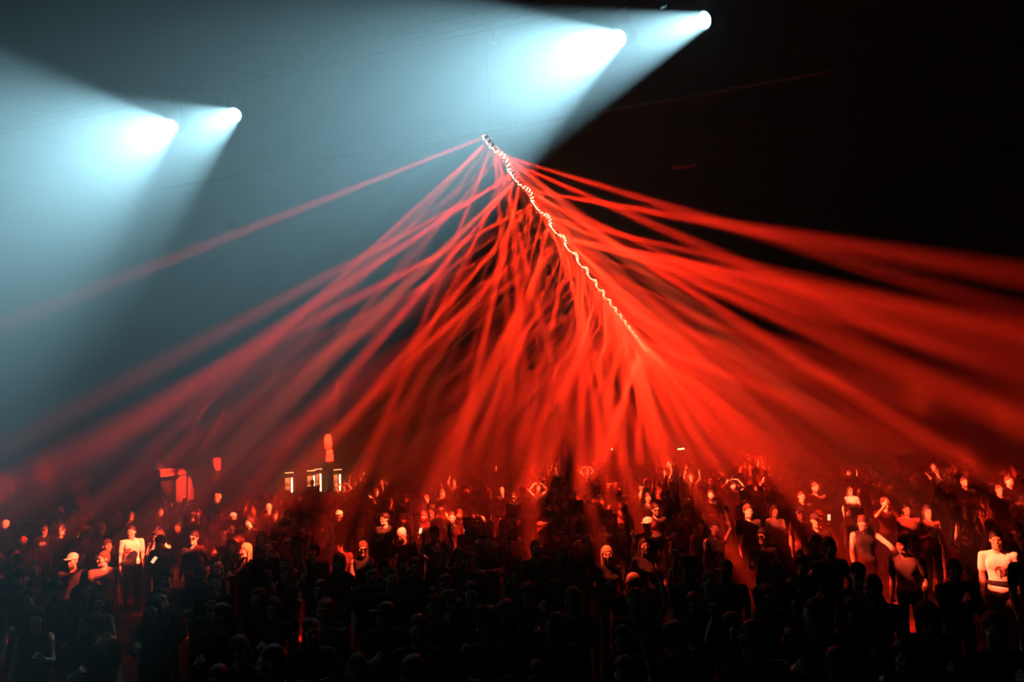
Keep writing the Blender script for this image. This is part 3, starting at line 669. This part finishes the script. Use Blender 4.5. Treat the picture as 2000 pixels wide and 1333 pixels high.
B0, B1, B2 = HD
g_, bd = ('glasses', GL), ('beard', HD[1])
N = [  # head-top pixel, height, template, extra turn, skin, shirt, hair, hair material, extras, label, added spot (dz below head top, radius, brightness) or None
 (258, 1027, 1.78, 'stand_look', 20, 0, TEE_PRINT, 'crop', B0, (), 'man in a bright white printed t-shirt, arms hanging, among the left crowd', (.42, .40, 3.4)),
 (311, 1037, 1.76, 'whistle', 6, 0, SHD[0], 'bun', B1, (('hood', CAPW),), 'man with a topknot in profile, hands at his mouth, pale cloth on one shoulder', (.26, .24, 3.2)),
 (377, 1038, 1.78, 'stand_long', -22, 2, SHD[1], 'short', B0, (g_,), 'man in dark sunglasses and long sleeves right of the topknot man', (.17, .15, 3.4)),
 (349, 1017, 1.76, 'stand_look', 0, 1, SHD[2], 'short', B0, (), 'dark-haired man half in shadow behind the topknot man', (.13, .10, 1.2)),
 (120, 1023, 1.80, 'stand_look', 40, 0, SHD[0], 'short', B0, (g_,), 'man in sunglasses and plain black top near the left edge', (.18, .14, 2.4)),
 (87, 1024, 1.74, 'stand_short', 0, 1, TEE_DARK1, 'short', B0, (('glasses', GL),), 'man in sunglasses and black tee with pale chest print at the far left', (.32, .24, .9)),
 (203, 1077, 1.74, 'profile_l', 18, 2, SHM[0], 'crop', B2, (), 'close-cropped man in grey looking left, below the white t-shirt', (.17, .18, 3.2)),
 (208, 1053, 1.76, 'profile_r', -20, 0, SHD[1], 'short', B1, (), 'man looking right just behind the close-cropped man in grey', (.15, .12, 1.6)),
 (143, 1081, 1.72, 'stand_look', 10, 1, SHD[0], 'cap', CAPW, (bd,), 'bearded man in a pale peaked cap near the left edge', (.10, .16, 3.0)),
 (11, 1016, 1.76, 'stand_short', 0, 1, SHD[2], 'beanie', CAPW, (), 'person in a pale beanie at the extreme left edge', (.08, .12, 1.6)),
 (256, 999, 1.76, 'stand_short', 10, 1, SHD[1], 'short', B1, (g_,), 'man with dark glasses standing behind the white t-shirt man', (.15, .10, 1.3)),
 (312, 991, 1.78, 'profile_r', -20, 1, SHD[3], 'short', B0, (), 'man in profile looking right below the doorway lintel', (.15, .12, 1.6)),
 (277, 966, 1.78, 'stand_long', 0, 1, SHD[2], 'short', B0, (), 'broad person before the small notice board at the doorway', None),
 (425, 966, 1.78, 'profile_l', 20, 2, SHD[1], 'volume', HB, (), 'person with big blond hair looking left beside the doorway', (.13, .15, 2.2)),
 (455, 1002, 1.74, 'stand_short', 0, 1, SHD[2], 'cap', CAPW, (), 'person in a pale cap between the blond head and bright-necked woman', (.05, .12, 2.2)),
 (488, 1010, 1.72, 'long_f', -30, 2, SHD[0], 'short', B1, (), 'woman with a bright neck looking left, centre-left crowd', (.22, .15, 3.4)),
 (480, 1062, 1.70, 'long_f', -40, 2, SHD[0], 'long', HB, (), 'blond long-haired woman turned left in the front dark rows', (.12, .16, 3.0)),
 (525, 983, 1.78, 'stand_look', 30, 2, SHD[1], None, None, (), 'bald man with a bright face left of the lit fridges', (.16, .13, 3.2)),
 (537, 997, 1.66, 'stand_f', -10, 2, SHD[2], 'short', B1, (), 'short-haired woman beside the bald man', (.16, .12, 1.8)),
 (477, 962, 1.72, 'arm_up_f', 0, 2, SHD[1], 'long', B1, (), 'woman with one bare arm raised high beyond the blond head', (-.30, .18, 2.2)),
 (610, 938, 1.76, 'stand_short', 0, 1, SHD[0], 'short', B0, (), 'dark silhouette standing before the adjoining pair of lit fridges', None),
 (707, 1058, 1.70, 'stand_f', 0, 2, SHD[0], 'long', B2, (('glasses', GL),), 'long-haired woman in glasses with a lit face, centre-left front', (.15, .15, 2.4)),
 (671, 947, 1.70, 'hands_head_f', 0, 2, SHD[1], 'long', B1, (), 'woman holding her hands over her head right of the fridges', (.1, .25, 2.0)),
 (693, 938, 1.74, 'both_up', 0, 1, SHD[2], 'short', B0, (), 'person raising both arms right of the rightmost fridge', (.0, .32, 1.6)),
 (752, 1002, 1.80, 'profile_l', 10, 2, SHD[1], 'short', B0, (), 'dark-haired man in profile with a bright neck and shoulder', (.22, .17, 3.4)),
 (788, 1030, 1.74, 'head_down', 0, 1, SHD[0], 'beanie', CAPW, (), 'person in a pale beanie with head bowed, centre-left', (.06, .14, 3.2)),
 (882, 1000, 1.80, 'stand_short', 8, 2, SHD[0], 'crop', B1, (bd,), 'bearded man with brightly lit face near the picture centre', (.15, .16, 3.4)),
 (842, 988, 1.80, 'stand_short', -10, 1, SHD[1], 'volume', B0, (g_,), 'man with wild hair and sunglasses left of the bearded man', (.16, .12, 2.0)),
 (832, 967, 1.76, 'clap_high', -10, 2, SHD[0], 'short', B1, (), 'person clapping with hands held high behind the wild-haired man', (.15, .17, 3.2)),
 (862, 956, 1.74, 'profile_r', 0, 2, SHD[1], 'short', B1, (), 'person with bright brow looking right, far centre-left', (.12, .14, 3.2)),
 (886, 936, 1.76, 'fist_up', 0, 2, SHD[2], 'crop', B1, (), 'person with raised fist in the far rows left of centre', (.1, .28, 2.8)),
 (980, 952, 1.74, 'stand_short', 0, 2, SHD[1], 'crop', HB, (), 'fair cropped head glowing in the far centre', (.14, .15, 3.0)),
 (1003, 962, 1.78, 'stand_look', 30, 1, SHD[0], 'short', B0, (g_, bd), 'bearded man in sunglasses at the far centre', (.16, .13, 3.0)),
 (735, 955, 1.72, 'up_f', 0, 2, SHD[1], 'short', B1, (), 'woman with both bare arms up in the far rows', (.05, .2, 2.4)),
 (662, 998, 1.76, 'stand_short', 0, 1, SHD[1], 'cap', CAPW, (), 'person in a pale cap below the rightmost fridge', (.05, .13, 3.0)),
 (968, 910, 1.78, 'stand_short', 0, 2, SHD[1], 'crop', B1, (), 'tiny lit head farthest back beneath the red row', (.1, .2, 2.4)),
 (1084, 912, 1.76, 'fist_up', 0, 2, SHD[1], 'short', B1, (), 'tiny figure with raised fist at the very back', (.0, .4, 2.2)),
 (1145, 914, 1.72, 'hands_head_f', 0, 2, SHD[1], 'long', HB, (), 'tiny figure making an arch of both arms at the back', (.0, .4, 3.0)),
 (1050, 947, 1.74, 'hands_head_f', 20, 2, SHD[1], 'short', B1, (), 'person with bare arms bent over the head, centre rows', (.0, .3, 3.0)),
 (1186, 1067, 1.68, 'long_f', 20, 2, SHD[0], 'long', HB, (), 'blond woman with her head tipped down right of centre', (.10, .16, 1.4)),
 (1257, 1049, 1.74, 'stand_f', 0, 1, TEE_DARK2, 'long', B1, (), 'long-haired person in a black tee with pale chest lettering', (.40, .12, 1.0)),
 (1265, 1011, 1.78, 'stand_look', 0, 1, SHD[1], 'cap', CAPW, (), 'person in a bright pale cap above the black lettered tee', (.05, .15, 3.6)),
 (1265, 963, 1.76, 'fist_up', 0, 2, SHD[1], 'short', B1, (), 'slim man with one fist raised, mid rows right of centre', (.1, .22, 3.0)),
 (1280, 984, 1.78, 'stand_short', 10, 2, SHD[1], 'short', B0, (g_, bd), 'bearded man in sunglasses above the pale cap', (.16, .13, 3.2)),
 (1388, 957, 1.80, 'stand_short', -12, 2, SHD[0], 'crop', B1, (bd,), 'bearded man with half-lit face, right of centre', (.15, .13, 3.4)),
 (1460, 985, 1.82, 'stand_short', 14, 2, SHD[1], 'short', B1, (), 'man with strongly lit forehead and cheek, right of centre', (.15, .15, 4.0)),
 (1432, 940, 1.76, 'hands_head_f', -10, 2, SHD[1], 'short', B0, (), 'person with a bright bent arm round the head, right of centre', (.0, .22, 3.6)),
 (1395, 1018, 1.76, 'arm_up_f', 0, 1, SHD[0], 'short', B0, (), 'woman in shadow with one thin arm raised right of centre', (.15, .3, .5)),
 (1350, 925, 1.76, 'both_up', 10, 2, SHD[1], 'short', B1, (), 'far figure with both lit arms up below the strip lamp', (.0, .45, 3.0)),
 (1298, 918, 1.78, 'arm_up_f', 0, 2, SHD[1], 'short', B1, (), 'far woman with a bright bent arm left of the strip lamp', (-.1, .4, 2.8)),
 (1490, 1032, 1.74, 'long_f', -20, 1, SHD[0], 'short', B0, (g_,), 'person in glasses in shadow right of the bright-cheeked man', (.15, .12, .8)),
 (1565, 960, 1.74, 'stand_short', 10, 2, SHD[0], 'crop', B1, (), 'cropped-haired man left of the paired men on the right', (.15, .13, 3.2)),
 (1592, 943, 1.84, 'stand_short', 16, 2, SHM[2], 'crop', B2, (bd,), 'tall bearded man in a reddish top, right-hand crowd', (.16, .15, 3.2)),
 (1592, 1003, 1.76, 'stand_short', 0, 2, SHD[0], 'cap', CAPD, (), 'man in a dark cap with a lit face below the tall bearded man', (.17, .12, 3.0)),
 (1660, 949, 1.70, 'stand_f', -6, 2, SHW, 'long', B1, (g_,), 'woman in a white top and sunglasses, right-hand crowd', (.27, .17, 3.2)),
 (1657, 918, 1.74, 'arm_up_f', 0, 2, SHD[1], 'short', B1, (), 'far woman with one thin arm straight up on the right', (-.15, .3, 2.4)),
 (1727, 971, 1.72, 'clap_high', 0, 2, SHD[0], 'short', B1, (), 'person with clasped bright hands before the face on the right', (.17, .15, 3.2)),
 (1770, 982, 1.74, 'crossed', 0, 1, SHM[2], 'short', B0, (), 'person in a reddish long-sleeved top on the right', (.3, .18, 1.6)),
 (1823, 905, 1.80, 'stand_short', 0, 2, SHD[1], 'crop', B1, (), 'back one of two men close together high on the right', (.15, .15, 2.2)),
 (1832, 914, 1.78, 'clap_long', 0, 2, SHD[0], 'short', B0, (g_,), 'clapping man in sunglasses, front of the pair high on the right', (.26, .26, 2.2)),
 (1882, 932, 1.82, 'crossed', 8, 2, SHD[0], 'crop', B0, (bd,), 'bearded man in black with folded arms near the right edge', (.16, .14, 2.8)),
 (1951, 947, 1.72, 'stand_short', 10, 2, SHD[0], 'crop', B2, (), 'shorter man beside the turned man at the right edge', (.16, .14, 2.2)),
 (1970, 930, 1.84, 'stand_short', 30, 2, SHD[0], 'crop', B1, (bd,), 'tall bearded man turned to the right at the right edge', (.16, .16, 2.6)),
 (1812, 987, 1.72, 'long_f', 14, 2, SHM[2], 'long', B0, (), 'woman with long dark hair and a dim reddish top, right-hand crowd', (.18, .17, 3.2)),
 (1684, 1004, 1.78, 'reach', 12, 2, SHD[0], 'crop', B1, (), 'man bowing his head with a bare arm stretched down to the right', (.30, .34, 3.6)),
 (1765, 1046, 1.74, 'stand_look', -30, 1, SHD[4], 'short', B0, (), 'person with a pale shoulder below the woman in reddish top', (.42, .13, 2.0)),
 (1944, 1036, 1.77, 'stand_short', -14, 1, TEE, 'short', B0, (), 'person in a white jersey with round emblem and black waist strap', (.52, .30, 3.4)),
 (1562, 988, 1.76, 'stand_short', 0, 1, SHD[1], 'cap', CAPD, (g_,), 'man in a dark cap and sunglasses, dimly lit on the right', (.15, .12, .7)),
 (1511, 987, 1.68, 'stand_f', 0, 2, SHM[0], 'long', B1, (), 'dim long-haired woman with bare shoulders right of centre', (.2, .2, .8)),
 (1240, 1117, 1.66, 'head_down', 0, 1, SHD[0], 'long', HB, (), 'blond head of hair low in the dark front row', (.30, .12, .6)),
]
people = []; marks = []; keep = []
for (px, py, h, tp, dt, si, sh, hr, hm, ex, lab, bl) in N:
    p = at_z(px, py, h); fc = facing(p.x, p.y) + math.radians(dt)
    o = place(tp, p.x, p.y, h, fc, SK[si], sh, TR[rng.randrange(3)], hr, hm, ex)
    tag(o, lab, 'person', 'concertgoers in the crowd'); people.append((p.x, p.y)); marks.append((px, py, lab))
    zb = h - (bl[0] + bl[1] * .9 if bl and bl[0] > 0 else .26)
    if py < 1100: keep.append((p.y, px, proj((p.x, p.y, zb))[1], (bl[1] if bl else .15) * F / p.y))
    if bl: aim((p.x, p.y - .05, h - bl[0]), bl[1], bl[2])
    if 'emblem' in lab:
        from mathutils.bvhtree import BVHTree
        me = o.data; bv = BVHTree.FromPolygons([v.co for v in me.vertices], [q.vertices for q in me.polygons])
        def onchest(x, z):
            hit = bv.ray_cast(Vector((x, -.6, z)), Vector((0, 1, 0))); return (hit[0] + Vector((0, -.002, 0))) if hit[0] else Vector((x, -.12, z))
        def stroke(name, pts, r=.004):
            bm = bmesh.new()
            for a, b_ in zip(pts, pts[1:]): add_tube(bm, onchest(*a), onchest(*b_), r, n=6)
            return obj(name, bm, SHM[2], o)
        cx, cz = .0, 1.22
        for rr in (.062, .048): stroke('emblem_ring', [(cx + rr * math.cos(t * math.pi / 12), cz + rr * 1.1 * math.sin(t * math.pi / 12)) for t in range(25)], .0035)
        stroke('emblem_bar', [(cx, cz + .042), (cx, cz - .10)], .005)
        stroke('emblem_bow', [(cx + .026 * math.sin(t * math.pi / 10), cz - .004 + .034 * math.cos(t * math.pi / 10)) for t in range(11)], .005)
        stroke('emblem_tick', [(cx - .026, cz + .025), (cx - .008, cz + .025)], .004)
        bm = bmesh.new(); add_lathe(bm, [(1, 1.03), (1.02, 1.035), (1.02, 1.085), (1, 1.09)], 28, Matrix.Diagonal((.178, .132, 1, 1)), caps=False); obj('waist_strap', bm, SHD[0], o)

# people holding lit phones
PH = mat('phone_body', (.02, .02, .02), .3, noise=(10, .1)); PS = mat('phone_screen', (.5, .5, .5), .3, emit=(1, .55, .28), strength=2.6)
for px, py, z, tp, s, tl, lab in ((516, 1091, 1.29, 'stand_f', 1, .9, 'left of the picture centre'), (821, 1040, 1.29, 'head_down', -1, .2, 'below the bearded man'), (904, 1038, 1.29, 'stand_f', 1, .5, 'right of the bearded man'),
                               (299, 1097, 1.29, 'head_down', -1, .6, 'below the topknot man'), (1619, 1014, 1.31, 'head_down', -1, .15, 'beside the dark-capped man')):
    p = at_z(px, py, z); fc = facing(p.x, p.y); off = Matrix.Rotation(fc, 3, 'Z') @ Vector((s * .10, -.33, 0))
    x, y = p.x - off.x, p.y - off.y
    fem = tp == 'stand_f'
    o = place(tp, x, y, 1.76, fc, SK[1], SHD[rng.randrange(3)], TR[0], 'long' if fem else 'short', HD[0])
    tag(o, ('dark-haired %s holding a lit phone at chest height, ' % ('woman' if fem else 'man')) + lab, 'person', 'concertgoers in the crowd'); people.append((x, y)); marks.append((px, py - 40, 'the phone holder ' + lab))
    root = empty('phone', (p.x, p.y, p.z), (math.radians(-20), tl, fc))
    bm = bmesh.new(); add_box(bm, (0, 0, .03), (.072, .010, .145), bev=.004); obj('case', bm, PH, root)
    bm = bmesh.new(); add_box(bm, (0, -.0062, .03), (.064, .003, .132)); obj('screen', bm, PS, root)
    tag(root, 'lit phone in the hand of a dark-haired %s ' % ('woman' if fem else 'man') + lab, 'phone', 'phones held in the crowd')

# everyone else: the nearest as individuals, the far rows as one mass
cand = []; y = 6.5
while y < 46.5:
    s_ = .58 + .012 * (y - 8) if y < 15 else .66 + .006 * (y - 8); x = -15.2 + rng.random() * s_
    while x < 20:
        X = x + rng.uniform(-.13, .13); Y = y + rng.uniform(-.15, .15); px, py = proj((X, Y, 1.72))
        ok = -50 < px < 2050 and X > XL + .7 and not (Y < 8.6 and px < 420)
        lim = 28.5 if px < 690 else 46.5 if px < 1480 else 46.5 - (px - 1480) * .03
        tpx, tpy = proj((X, Y, 1.84)); hw = .24 * F / Y
        if ok and any(Y < ky and abs(px - kx) < hw + kr * .7 and tpy < kb for ky, kx, kb, kr in keep): ok = False
        if ok and Y < lim and all((X - a) ** 2 + (Y - b_) ** 2 > .58 ** 2 for a, b_ in people): cand.append((X, Y, px, py)); people.append((X, Y))
        x += s_ * rng.uniform(.9, 1.15)
    y += s_ * .92
def looks(far):
    fem = rng.random() < .36; r = rng.random()
    if fem: tp = rng.choice(['stand_f', 'long_f', 'stand_f', 'long_f', 'arm_up_f', 'hands_head_f' if far else 'long_f', 'up_f' if r < .5 else 'stand_f'])
    else: tp = rng.choice(['stand_short', 'stand_long', 'stand_look', 'crossed', 'clap_long', 'head_down', 'profile_r', 'profile_l', 'stand_short', 'stand_long'] + (['both_up', 'fist_up', 'clap_high', 'filming'] if far else []))
    hr = rng.choice(['long', 'long', 'long', 'bun', 'short']) if fem else rng.choice(['short', 'short', 'crop', 'crop', 'volume', 'cap', 'beanie'])
    bl = rng.random() < .12
    hm = HB if bl and hr not in ('cap', 'beanie') else rng.choice(HD) if hr not in ('cap', 'beanie') else CAPD
    ex = []
    if not fem and rng.random() < .25: ex.append(('beard', HD[1]))
    if rng.random() < .13: ex.append(('glasses', GL))
    sh = rng.choice(SHD + SHD + SHM[:1])
    return fem, tp, hr, hm, ex, sh
POSE = {'stand_f': 'holding one hand up at the waist', 'long_f': 'in long sleeves', 'arm_up_f': 'with one arm raised', 'up_f': 'with both arms raised', 'hands_head_f': 'with hands over the head', 'stand_short': 'standing still in short sleeves',
        'stand_long': 'in long sleeves with hand on hip', 'stand_look': 'glancing sideways', 'crossed': 'with folded arms', 'clap_long': 'clapping', 'head_down': 'with lowered head', 'profile_r': 'turned to the right', 'profile_l': 'turned to the left'}
HN = {'long': 'long-haired', 'bun': 'topknotted', 'short': 'short-haired', 'crop': 'cropped-haired', 'volume': 'bushy-haired', 'cap': 'dark-capped', 'beanie': 'beanied'}
cand.sort(key=lambda c: c[1]); NI = 300 - len(N) - 5
seen = {}
for X, Y, px, py in cand[:NI]:
    fem, tp, hr, hm, ex, sh = looks(False)
    if Y < 12.5: hm = HD[0]; sh = SHD[rng.randrange(2)]  # front rows get darkest hair and dark tops, standing in for shade
    h = rng.uniform(1.58, 1.72) if fem else rng.uniform(1.68, 1.86)
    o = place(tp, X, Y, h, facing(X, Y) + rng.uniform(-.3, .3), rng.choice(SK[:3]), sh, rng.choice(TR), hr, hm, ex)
    mk = min(marks, key=lambda m_: (m_[0] - px) ** 2 + (m_[1] - py) ** 2); dx, dy = px - mk[0], py - mk[1]
    rel = ('left of' if dx < 0 else 'right of') if abs(dx) > abs(dy) * 1.2 else ('in the darker row before' if dy > 0 else 'in the row behind')
    far_ = math.hypot(dx, dy); rel = ('close by, ' if far_ < 45 else 'some way off, ' if far_ > 110 else '') + rel
    who = mk[2].split(',')[0]; who = ' '.join(who.split()[:6]); who = who[:-3] if who.endswith((' in', ' a ')) else who
    drop = {'in', 'a', 'with', 'and', 'the', 'of', 'at', 'his', 'her', 'near', 'over', 'before', 'one', 'on', 'beside', 'just'}
    w_ = who.split()
    while w_ and w_[-1] in drop: w_.pop()
    lab = 'shadowed %s %s, %s %s' % (HN[hr], 'woman' if fem else 'man', rel, ' '.join((['the'] if w_[0] != 'the' else []) + w_)[:60])
    lab = ' '.join(lab.split()[:16])
    tag(o, lab, 'person', 'concertgoers in the crowd'); seen.setdefault(lab, []).append((o, tp, px, py, sh, ex))
def words(t): return ' '.join(t.split()[:16]).rstrip(',')
final = {}
for lab, l in seen.items():
    for it in l:
        w = lab.split(', ', 1); t = lab
        if len(l) > 1:
            w1 = w[1].replace('close by, ', '').replace('some way off, ', '').replace('in the darker row before', 'before').replace('in the row behind', 'behind')
            t = '%s %s, %s' % (w[0].replace('shadowed ', ''), POSE.get(it[1], ''), w1)
        final.setdefault(words(t), []).append(it)
PLACE = ['leftmost', 'second', 'third', 'fourth', 'fifth', 'sixth', 'seventh', 'eighth']
for lab, l in final.items():
    l.sort(key=lambda it: it[2])
    for i, it in enumerate(l):
        pre = '' if len(l) == 1 else ('leftmost ' if i == 0 else 'rightmost ' if i == len(l) - 1 else PLACE[min(i, 7)] + ' from left, ')
        it[0]['label'] = words(pre + lab)

LOW = {}
dg = None
def lowpoly(key, me, ratio):
    o = bpy.data.objects.new('low', me); C.objects.link(o); md = o.modifiers.new('d', 'DECIMATE'); md.ratio = ratio
    ev = o.evaluated_get(bpy.context.evaluated_depsgraph_get()); m2 = bpy.data.meshes.new_from_object(ev); m2.calc_loop_triangles()
    V = np.empty(len(m2.vertices) * 3, np.float32); m2.vertices.foreach_get('co', V)
    T = np.empty(len(m2.loop_triangles) * 3, np.int32); m2.loop_triangles.foreach_get('vertices', T)
    mi = np.empty(len(m2.loop_triangles), np.int32); m2.loop_triangles.foreach_get('material_index', mi)
    bpy.data.objects.remove(o); bpy.data.meshes.remove(m2)
    LOW[key] = (V.reshape(-1, 3), T.reshape(-1, 3), mi)
rest = cand[NI:]
if rest:
    for k_ in TPL: lowpoly(k_, BODY[k_][0], .03)
    for k_ in ('crop', 'short', 'long', 'bun', 'volume', 'cap', 'beanie'): lowpoly('h_' + k_, HAIR[k_], .07)
    MT = [SK[0], SK[1], *SHD, SHM[0], TR[0], SHOEM, EYE, HD[0], HD[1], HB, CAPD]; ix = {m_.name: i for i, m_ in enumerate(MT)}
    VV, TT, MI = [], [], []; off = 0
    def addm(key, mtx, mmap):
        global off
        V, T, mi = LOW[key]; A4 = np.array(mtx); W = V @ A4[:3, :3].T + A4[:3, 3]
        VV.append(W); TT.append(T + off); MI.append(np.array(mmap)[mi]); off += len(V)
    for X, Y, px, py in rest:
        fem, tp, hr, hm, ex, sh = looks(True); h = (rng.uniform(1.58, 1.72) if fem else rng.uniform(1.68, 1.86)) / 1.77
        mtx = Matrix.Translation((X, Y, 0)) @ Matrix.Rotation(facing(X, Y) + rng.uniform(-.4, .4), 4, 'Z') @ Matrix.Scale(h, 4)
        addm(tp, mtx, [ix[SK[rng.randrange(2)].name], ix.get(sh.name, 2), ix[TR[0].name], ix[SHOEM.name], ix[EYE.name], 2])
        addm('h_' + hr, mtx @ BODY[tp][1], [ix.get(hm.name, ix[HD[0].name])])
    cm = np_mesh('crowd', np.concatenate(VV), np.concatenate(TT), np.concatenate(MI), MT)
    co = bpy.data.objects.new('crowd', cm); C.objects.link(co)
    tag(co, 'dense dim red-lit mass of concertgoers filling the far rows', 'crowd', kind='stuff')
print('CROWD', len(N), len(cand), len(rest))

# ------------------------------------------------------------------ added spots, no fixture built, to brighten doorway and duct
def local(target, src, radius, bright, col=FRONT):
    t = Vector(target); src = Vector(src); d = (t - src).length
    spot('added_spot', src, t - src, 20 * bright * 4 * math.pi * d * d, 2 * math.atan(radius / d), col, .04, .5)  # added lamp without a fixture, placed to brighten its target
DC = (1, .035, .012)
local((XL + .28, yd0 + .5, ztop - .15), (XL + 3.2, yd0 - 2.5, 5.2), .55, 7, DC)
local((XL + .25, ypost, ztop - 1.0), (XL + 3.2, ypost - 3.0, 5.0), .75, 4, DC)
local((XL + .3, yd1 - .5, ztop + .05), (XL + 3.2, yd1 - 3.0, 5.2), .5, 6, DC)
local((xc, d0 - .2, zz(874)), (xc + 1.5, d0 - 4, 6.5), .75, 12, DC)
